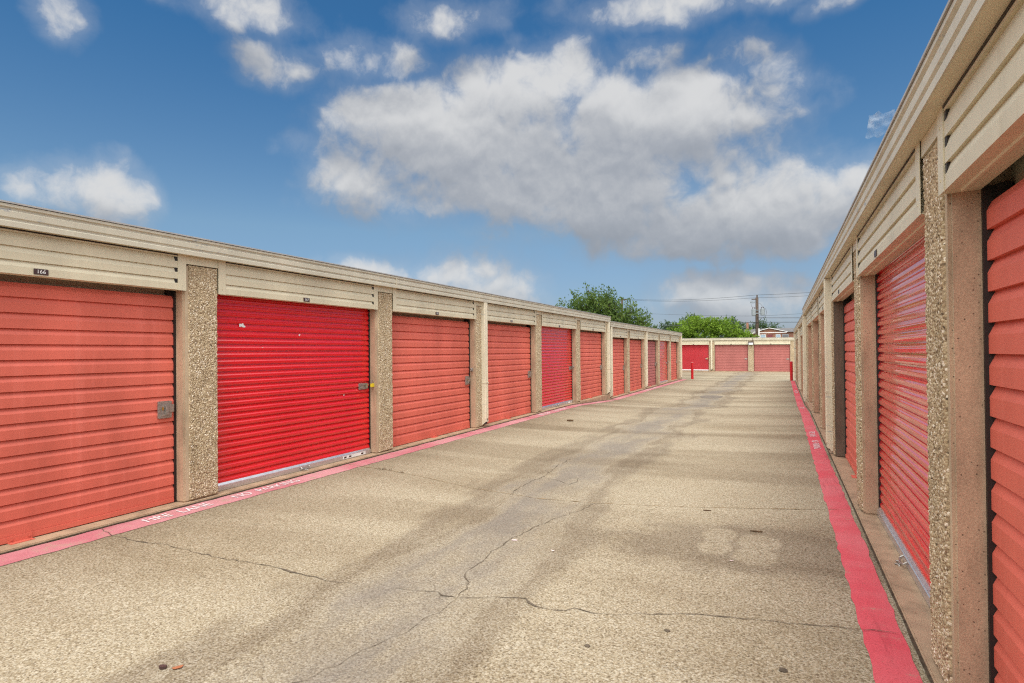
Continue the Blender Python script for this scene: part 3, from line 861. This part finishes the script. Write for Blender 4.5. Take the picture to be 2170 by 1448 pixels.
tree('elm_tree', 'large feathery dark green tree rising behind the left row', (-12.9, 44, G),
     [(-2.6, 0, 4.3, 1.2, 1.2, .8), (-1.5, .3, 5.2, 1.3, 1.2, .9), (-.75, 0, 6.0, .85, 1, .75), (.3, .2, 5.2, 1.3, 1.4, 1.0), (.9, 0, 5.75, .7, .8, .6), (1.6, 0, 4.7, 1.3, 1.2, .9), (2.6, .2, 4.1, 1.1, 1, .85), (3.3, 0, 3.4, .9, .9, .7), (0, 0, 3.6, 3, 1.6, 1.0)],
     'leaf_a', 560, 40, .17, 2.4, .22, 11, .78, (-.45, 0, .8))
tree('bright_tree', 'bright yellow-green bushy tree behind the far cross row', (-7.0, 62, G),
     [(-2.6, 0, 3.2, 1.2, 1, 1.0), (-1.6, 0, 4.1, 1.3, 1.1, 1.0), (-.6, .2, 4.5, 1.1, 1.1, .85), (.6, 0, 4.2, 1.2, 1.1, .9), (1.6, 0, 4.2, 1.1, 1, .85), (2.4, 0, 3.5, 1.0, 1, .9), (3.5, 0, 3.0, 1.0, .9, .85), (4.3, .1, 2.6, .6, .6, .7), (0, 0, 2.9, 3.4, 1.2, .9)],
     'leaf_b', 520, 38, .20, 2.0, .2, 12, .5, (0, 0, .2))
tree('far_tree', 'dull green round tree beyond the end of the left row', (-16.0, 92, G),
     [(-1.6, 0, 4.6, 1.3, 1, 1), (0, 0, 5.3, 1.3, 1.2, 1.0), (1.2, 0, 4.8, 1.1, 1, .9)], 'leaf_c', 130, 26, .24, 2.5, .25, 13, .6, (0, 0, .3))
tree('far_tree', 'darkest tree, partly hidden behind the bright green one', (-12.6, 88, G),
     [(-1.2, 0, 5.2, 1.3, 1.2, 1.1), (.4, 0, 6.0, 1.3, 1.2, 1.0), (2.0, 0, 5.6, 1.3, 1.2, .9)], 'leaf_a', 150, 26, .24, 2.5, .25, 14, .6, (0, 0, .3))
tree('far_tree', 'rounded green tree just right of the bright tree, left of the brick chimney', (-6.2, 84, G),
     [(-.9, 0, 5.1, 1.1, 1, .9), (.3, 0, 5.2, 1.0, 1, .95), (1.0, 0, 4.5, .8, 1, .9)], 'leaf_c', 130, 26, .22, 2.5, .25, 15, .6, (0, 0, .3))
tree('far_tree', 'low tree line tree behind the utility pole and brick house', (-4.2, 135, G),
     [(-2.0, 0, 6.2, 1.6, 1.4, 1.2), (0, 0, 6.8, 1.7, 1.4, 1.2), (2.0, 0, 6.3, 1.4, 1.3, 1.1), (3.0, 0, 5.7, 1.2, 1, 1)], 'leaf_c', 170, 26, .3, 3, .3, 16, .8, (0, 0, .3))

# ------------------------------------------------------------------ utility poles and lines
PX, PY = -2.40, 66
up = thing('utility_pole', 'dark timber utility pole with two grey transformers behind the far row', 'utility pole', (PX, PY, G))
mb = MB(); mb.tube([(0, 0, -.2), (0, 0, 4), (.02, 0, 7.42)], [.19, .17, .14], 12); mb.build('post', M['wood'], up, True)
mb = MB(); mb.tube([(.17, -.14, 0), (.17, -.14, 4.2)], .07, 8); mb.build('conduit', M['white'], up)
mb = MB(); mb.box(-.50, .10, -.10, -.02, 7.20, 7.30); mb.box(-.03, .10, -.09, -.03, 7.42, 7.68); mb.build('crossarm', M['wood'], up)
for dx in (-.30, .55):
    mb = MB(); mb.tube([(dx, -.15, 5.55), (dx, -.15, 5.58), (dx, -.15, 6.20), (dx, -.15, 6.24)], [.18, .22, .22, .19], 16)
    o = mb.build('transformer', M['ashgrey'], up)
    b2 = MB()
    for q in (-.09, .09): b2.tube([(dx + q, -.15, 6.24), (dx + q, -.15, 6.32), (dx + q, -.15, 6.42)], [.03, .05, .02], 8)
    b2.build('bushing', M['plate'], o)
mb = MB(); mb.box(-.2, .5, -.18, .0, 5.72, 5.80); mb.box(-.2, .5, -.18, .0, 6.06, 6.12); mb.build('bracket', M['ashgrey'], up)
mb = MB()
for q in range(4): mb.tube([(-.62 + .12 * q, -.08, 7.10), (-.58 + .12 * q, -.08, 6.95), (-.66 + .12 * q, -.08, 6.80)], [.025, .05, .02], 7)
mb.build('fuse_cutout', M['ashgrey'], up)
mb = MB(); mb.tube([(.55, -.2, 6.35), (.85, -.2, 6.2), (.95, -.2, 5.8), (.8, -.2, 5.4), (.45, -.2, 5.25), (.2, -.1, 5.0), (-.2, 0, 4.85), (-.6, .1, 4.5)], .018, 6); mb.tube([(-.55, -.08, 6.8), (-.5, -.1, 6.5), (-.3, -.15, 6.4)], .012, 5); mb.tube([(.05, -.1, 6.9), (.35, -.15, 6.75), (.6, -.15, 6.4)], .012, 5); mb.build('jumper_cable', M['wire'], up)
u2 = thing('utility_pole', 'small distant utility pole with a crossarm beside the feathery tree', 'utility pole', (-21.4, 85, G))
mb = MB(); mb.tube([(0, 0, -.2), (0, 0, 9.75)], [.2, .14], 10); mb.build('post', M['wood'], u2, True)
mb = MB(); mb.box(-.55, .75, -.07, .07, 9.45, 9.6); mb.build('crossarm', M['wood'], u2)
def wire(label, pts, r, sag=.25):
    mb = MB(); P3 = []
    for a, b in zip(pts, pts[1:]):
        a, b = Vector(a), Vector(b)
        for k in range(14):
            t = k / 14; p = a.lerp(b, t); p.z -= sag * 4 * t * (1 - t); P3.append(p)
    P3.append(Vector(pts[-1])); mb.tube(P3, r, 5); tag(mb.build('power_line', M['wire'], None, True), label, 'power line', 'overhead power lines')
wire('topmost overhead power line running between the two utility poles', [(-21.6, 85, 9.25), (-2.36, 66, 7.24), (14, 62, 7.9)], .016, .35)
wire('second overhead power line just below the topmost one', [(-21.2, 85, 9.1), (-2.7, 66, 6.95), (14, 62, 7.35)], .014, .30)
wire('thin overhead line at transformer height, dipping toward the pole', [(-26, 78, 7.4), (-2.4, 66.3, 5.05), (14, 63, 5.9)], .011, .2)
wire('thick upper cable of the low pair right of the pole', [(-2.4, 65.8, 4.85), (14, 63, 4.45)], .026, .1)
wire('thick lowest cable crossing behind the bright tree', [(-28, 70, 4.6), (-2.4, 65.8, 4.40), (14, 63, 4.25)], .026, .15)

# ------------------------------------------------------------------ brick house and shed
H = thing('brick_house', 'red brick house with a low gable and grey roof behind the far row', 'house', (-2.17, 110, G))
gp = 5.72; e0 = 5.0
mb = MB(); mb.box(-5.5, 12, .6, 8, 0, e0 - .1); mb.box(-2.2, 2.7, 0, .6, 0, e0 - .1)
mb.quad((-2.2, .0, e0 - .1), (2.7, .0, e0 - .1), (0.1, .0, gp - .12)); mb.build('wall', M['brick'], H)
mb = MB()
mb.quad((.1, -.35, gp), (2.95, -.35, e0), (2.95, 4, e0), (.1, 4, gp)); mb.quad((.1, -.35, gp), (.1, 4, gp), (-2.45, 4, e0), (-2.45, -.35, e0))
mb.quad((.1, 4.5, gp + .1), (12.5, 4.5, gp - .1), (12.5, .2, e0 - .02), (2.6, .2, e0 - .02), (.1, 3.0, gp)); mb.quad((.1, 4.5, gp + .1), (-6, 4.5, gp - .1), (-6, .2, e0 - .05), (-2.3, .2, e0 - .05))
mb.quad((.1, 4.5, gp + .1), (12.5, 4.5, gp - .1), (12.5, 8.6, e0), (-6, 8.6, e0), (-6, 4.5, gp - .1)); ro = mb.build('roof', M['shingle'], H)
mb = MB(); mb.box(-3.75, -3.40, 3.8, 4.3, gp - .6, gp + 1.25); mb.build('chimney', M['brick'], ro)
mb = MB()
for sx, ex_ in ((.1, 2.98), (.1, -2.48)):
    mb.quad((sx, -.38, gp + .03), (ex_, -.38, e0 + .03), (ex_, -.38, e0 - .05), (sx, -.38, gp - .06))
mb.box(-2.3, 2.85, -.30, -.24, e0 - .15, e0 - .04); mb.box(-5.9, -2.3, .15, .2, e0 - .22, e0 - .07); mb.build('fascia', M['white'], H)
for k, (a, b_) in enumerate(((-1.35, -.45), (1.1, 1.85))):
    mb = MB(); mb.box(a, b_, -.06, -.02, 2.9, 4.62); f_ = mb.build('window', M['white'], H)
    w_ = MB(); w_.box(a + .08, b_ - .08, -.075, -.062, 2.98, 4.54); w_.build('pane', M['glass'], f_)
mb = MB(); mb.box(-.2, .6, -.07, -.02, 2.3, 4.6); mb.build('door', M['maroon'], H)
t = thing('air_conditioner', 'dark grey air conditioner box in front of the brick house', 'air conditioner', (.42, 108.4, 3.25))
mb = MB(); mb.box(-.48, .48, -.4, .4, 0, .85, .03); mb.build('case', M['ashgrey'], t)
mb = MB()
for k in range(6): mb.box(-.4, .4, -.415, -.402, .08 + k * .12, .14 + k * .12)
mb.build('grille', M['plate'], t)
tag_rf = thing('flat_roof_shed', 'low flat roofed shed carrying the air conditioner before the brick house', 'shed', (.2, 108.4, G))
mb = MB(); mb.box(-3.6, 3.4, -1.2, 1.2, 0, 3.60); mb.build('wall', M['brick'], tag_rf)
mb = MB(); mb.box(-3.7, 3.5, -1.3, 1.3, 3.60, 3.695); mb.build('roof', M['shingle'], tag_rf)
sh = thing('metal_shed', 'blue-grey sheet metal shed peeking past the end of the left row', 'shed', (-9.2, 56.5, G))
mb = MB(); mb.box(-2, .42, 0, 3, 0, 3.2); mb.build('wall', M['sheet'], sh)
mb = MB(); mb.quad((-2.1, -.1, 3.55), (.5, -.1, 3.25), (.5, 3.1, 3.25), (-2.1, 3.1, 3.55)); mb.box(-2.1, .52, -.12, -.1, 3.18, 3.26); mb.build('roof', M['roof'], sh)

# ------------------------------------------------------------------ sky
w = bpy.data.worlds.new('World'); sc.world = w; w.use_nodes = True
T = NT(w.node_tree); bg = T.n['Background']
SUN_EL, SUN_DIR = R(62), Vector((.22, -.45, 0)).normalized()
sky = T.node('ShaderNodeTexSky'); sky.sky_type = 'NISHITA'; sky.sun_disc = False
sky.sun_elevation = SUN_EL; sky.sun_rotation = math.atan2(SUN_DIR.x, SUN_DIR.y)
sky.air_density = 1.0; sky.dust_density = .6; sky.ozone_density = 2.0
tc = T.node('ShaderNodeTexCoord'); D = tc.outputs['Generated']
BL = [(-0.6178, 0.3846, 0.1323, 0.0515, 1), (-0.3771, 0.388, 0.1991, 0.0763, 1), (-0.3525, 0.4282, 0.0883, 0.0402, 1), (-0.1803, 0.3757, 0.1284, 0.0543, 1), (-0.4588, 0.3104, 0.1994, 0.0661, 1), (-0.2584, 0.3116, 0.2014, 0.065, 1), (-0.6879, 0.2742, 0.0831, 0.0436, 0.9), (-0.5796, 0.2492, 0.157, 0.0376, 0.9), (-0.3385, 0.2485, 0.2586, 0.053, 1), (-0.1078, 0.2276, 0.2154, 0.0727, 1), (-0.0031, 0.2316, 0.1067, 0.0765, 0.9), (0.0292, 0.1792, 0.0905, 0.049, 0.8), (-0.1451, 0.186, 0.1696, 0.0374, 0.8), (0.0926, 0.2397, 0.0665, 0.0462, 0.7), (-0.8784, 0.4975, 0.1319, 0.0313, 0.6), (-0.5371, 0.5246, 0.092, 0.0334, 0.6), (-0.8108, 0.4375, 0.0595, 0.0311, 0.72), (-0.6635, 0.4638, 0.0996, 0.0349, 0.7), (-0.2098, 0.4546, 0.0539, 0.0288, 0.6), (-0.0894, 0.5126, 0.1995, 0.0291, 0.7), (0.0839, 0.475, 0.0367, 0.0156, 0.5), (-1.0837, 0.4324, 0.0308, 0.0267, 0.5), (-1.0687, 0.224, 0.0600, 0.0430, 0.8), (-1.1405, 0.2187, 0.021, 0.0206, 0.4), (-0.4929, 0.118, 0.1201, 0.0636, 0.95), (-0.6662, 0.1283, 0.0839, 0.0271, 0.7), (-0.4284, 0.1136, 0.0605, 0.0478, 0.8), (-0.0807, 0.096, 0.1064, 0.0338, 0.8), (-0.146, 0.1102, 0.0593, 0.023, 0.7), (-0.0391, 0.0681, 0.1303, 0.0371, 0.7), (-0.0445, 0.4422, 0.0555, 0.0276, 0.45), (-0.7617, 0.3253, 0.0435, 0.0242, 0.4), (-0.4519, 0.1967, 0.0645, 0.0195, 0.45), (-0.0011, 0.3785, 0.06, 0.0572, 0.45),
      (-.30, .275, .30, .085, 1.25), (-.06, .225, .20, .060, 1.1), (-.50, .335, .20, .065, 1.3), (-.24, .365, .22, .07, 1.3), (-.40, .275, .26, .06, 1.2), (-1.95, .45, .45, .28, 1.0), (-1.45, .85, .35, .22, .8), (1.4, .5, .6, .3, .9), (2.7, .4, .4, .25, .9), (-2.8, .35, .4, .2, .9)]
def group(name, build):
    gt = bpy.data.node_groups.new(name, 'ShaderNodeTree')
    gt.interface.new_socket('Dir', in_out='INPUT', socket_type='NodeSocketVector')
    gt.interface.new_socket('Value', in_out='OUTPUT', socket_type='NodeSocketFloat')
    G_ = NT(gt); gi = G_.node('NodeGroupInput'); go = G_.node('NodeGroupOutput')
    G_.l.new(build(G_, gi.outputs[0]), go.inputs[0])
    return gt
def body_nodes(G_, d):
    s = G_.node('ShaderNodeSeparateXYZ'); G_.put(s.inputs[0], d)
    az = G_.m('ARCTAN2', s.outputs[0], s.outputs[1]); el = G_.m('ARCSINE', s.outputs[2])
    c = G_.node('ShaderNodeCombineXYZ'); G_.put(c.inputs[0], az); G_.put(c.inputs[1], el)
    acc = None
    for a, e, sa, se, wt in BL:
        k_ = 1.16 if wt >= .8 else 1.10; sa *= k_; se *= k_
        v = G_.vm('MULTIPLY_ADD', c.outputs[0], (1 / sa, 1 / se, 0), (-a / sa, -e / se, 0))
        q = G_.vm('DOT_PRODUCT', v, v, out='Value')
        q = G_.m('MULTIPLY_ADD', q, -wt * .85, wt)
        acc = q if acc is None else G_.m('SMOOTH_MAX', acc, q, .35)
    return G_.m('MAXIMUM', acc, -1.2)
def tex_nodes(G_, d):
    wob = G_.noise(d, 14, 3, .6, out=1)
    dw = G_.vm('ADD', d, G_.vm('MULTIPLY', G_.vm('SUBTRACT', wob, (.5, .5, .5)), (.045, .045, .045)))
    n1 = G_.noise(dw, 6.5, 8, .66)
    v1, _ = G_.voro(dw, 17, 'SMOOTH_F1')
    v2, _ = G_.voro(dw, 44, 'SMOOTH_F1')
    t = G_.m('MULTIPLY_ADD', n1, 2.5, -1.25)
    t = G_.m('ADD', t, G_.m('MULTIPLY_ADD', v1, -.75, .26))
    return G_.m('ADD', t, G_.m('MULTIPLY_ADD', v2, -.42, .13))
gb, gtx = group('cloud_body', body_nodes), group('cloud_billows', tex_nodes)
def ev(g_, v):
    n = T.node('ShaderNodeGroup'); n.node_tree = g_; T.put(n.inputs[0], v); return n.outputs[0]
wob0 = T.noise(D, 5.0, 3, .55, out=1)
D2 = T.vm('ADD', D, T.vm('MULTIPLY', T.vm('SUBTRACT', wob0, (.5, .5, .5)), (.10, .10, .07)))
b0 = ev(gb, D2); b1 = ev(gb, T.vm('ADD', D2, (.0, -.010, .055)))
t0 = ev(gtx, D); t1 = ev(gtx, T.vm('ADD', D, (.004, -.004, .012)))
dn = T.m('ADD', b0, T.m('MULTIPLY', t0, .95))
alpha = T.m('MAXIMUM', T.sstep(dn, -.05, .78), T.m('MULTIPLY', T.sstep(dn, -.55, .45), .22))
lit = T.m('ADD', T.m('MULTIPLY', T.m('SUBTRACT', T.m('MINIMUM', b0, 1.1), T.m('MINIMUM', b1, 1.1)), .85), T.m('MULTIPLY', T.m('SUBTRACT', t0, t1), .55))
lit = T.m('SUBTRACT', lit, T.m('MULTIPLY', T.m('SUBTRACT', dn, .5), .16))
lit = T.sstep(lit, -.75, .75)
ccol = T.ramp(lit, [(0, (.36, .39, .44)), (.35, (.47, .495, .54)), (.62, (.60, .615, .64)), (1, (.84, .84, .835))])
sepd = T.node('ShaderNodeSeparateXYZ'); T.put(sepd.inputs[0], D)
hs = T.node('ShaderNodeHueSaturation'); hs.inputs['Saturation'].default_value = 1.10; hs.inputs['Value'].default_value = .93
T.put(hs.inputs['Color'], T.mix(1, sky.outputs[0], (.93, 1.03, 1.0), 'MULTIPLY'))
skyc = T.mix(1, hs.outputs[0], T.ramp(sepd.outputs[2], [(0, (.42, .41, .64)), (.08, (.50, .48, .60)), (.2, (.70, .66, .67)), (.46, (.34, .58, .72))]), 'MULTIPLY')
STR = .10
cmul = T.vm('SCALE', ccol); 
n_ = cmul.node; n_.inputs['Scale'].default_value = .51 / STR
haze = T.m('MULTIPLY', alpha, T.ramp(sepd.outputs[2], [(0, .70), (.16, .93)]))
out = T.mix(haze, skyc, cmul)
# unseen bright overcast overhead and behind the viewer, added to brighten walls and doors
fill_veil = T.vm('DOT_PRODUCT', D, (.08, -.72, .69), out='Value')
fill_veil = T.m('MAXIMUM', T.sstep(fill_veil, .05, .75), T.sstep(sepd.outputs[2], .60, .80))
fill_veil = T.m('MULTIPLY', fill_veil, T.ramp(T.noise(D, 2.2, 4, .55), [(.25, .55), (.6, 1.0)]))
fill_veil_col = T.node('ShaderNodeRGB'); fill_veil_col.outputs[0].default_value = (1.55 / STR, 1.54 / STR, 1.50 / STR, 1)
out = T.mix(fill_veil, out, fill_veil_col.outputs[0])
T.put(bg.inputs[0], out); bg.inputs[1].default_value = STR
w.cycles.sampling_method = 'MANUAL'; w.cycles.sample_map_resolution = 512

sun = bpy.data.lights.new('sun', 'SUN'); sun.energy = 1.5; sun.angle = R(28); sun.color = (1, .97, .91)
so = bpy.data.objects.new('sun', sun); COL.objects.link(so)
dv = Vector((SUN_DIR.x * math.cos(SUN_EL), SUN_DIR.y * math.cos(SUN_EL), math.sin(SUN_EL)))
so.rotation_euler = dv.to_track_quat('Z', 'Y').to_euler()

# ------------------------------------------------------------------ camera
f, roll, pitch, yaw = 1240. / 2170, .0095, .0090, R(24.8316)
cam = bpy.data.cameras.new('camera'); cam.sensor_width = 36; cam.lens = f * 36; cam.shift_y = 11.29 / 2170
cam.clip_start = .05; cam.clip_end = 2000
co = bpy.data.objects.new('camera', cam); COL.objects.link(co)
def tow(v):
    x, y, z = v
    c, s = math.cos(pitch), math.sin(pitch); y, z = c * y + s * z, c * z - s * y
    c, s = math.cos(yaw), math.sin(yaw); return Vector((c * x - s * z, s * x + c * z, y))
cr, sr = math.cos(roll), math.sin(roll)
ax, ay, az = tow((cr, -sr, 0)), tow((sr, cr, 0)), -tow((0, 0, 1))
mtx = Matrix((ax, ay, az)).transposed().to_4x4(); mtx.translation = (0, 0, 1.527)
co.matrix_world = mtx
sc.camera = co

sc.view_settings.view_transform = 'Standard'; sc.view_settings.look = 'None'
sc.view_settings.gamma = 1; sc.view_settings.use_curve_mapping = False
sc.view_settings.exposure = .75
sc.cycles.use_denoising = False; sc.cycles.pixel_filter_type = 'BLACKMAN_HARRIS'; sc.cycles.filter_width = 1.2
sc.cycles.max_bounces = 5; sc.cycles.diffuse_bounces = 3; sc.cycles.glossy_bounces = 3
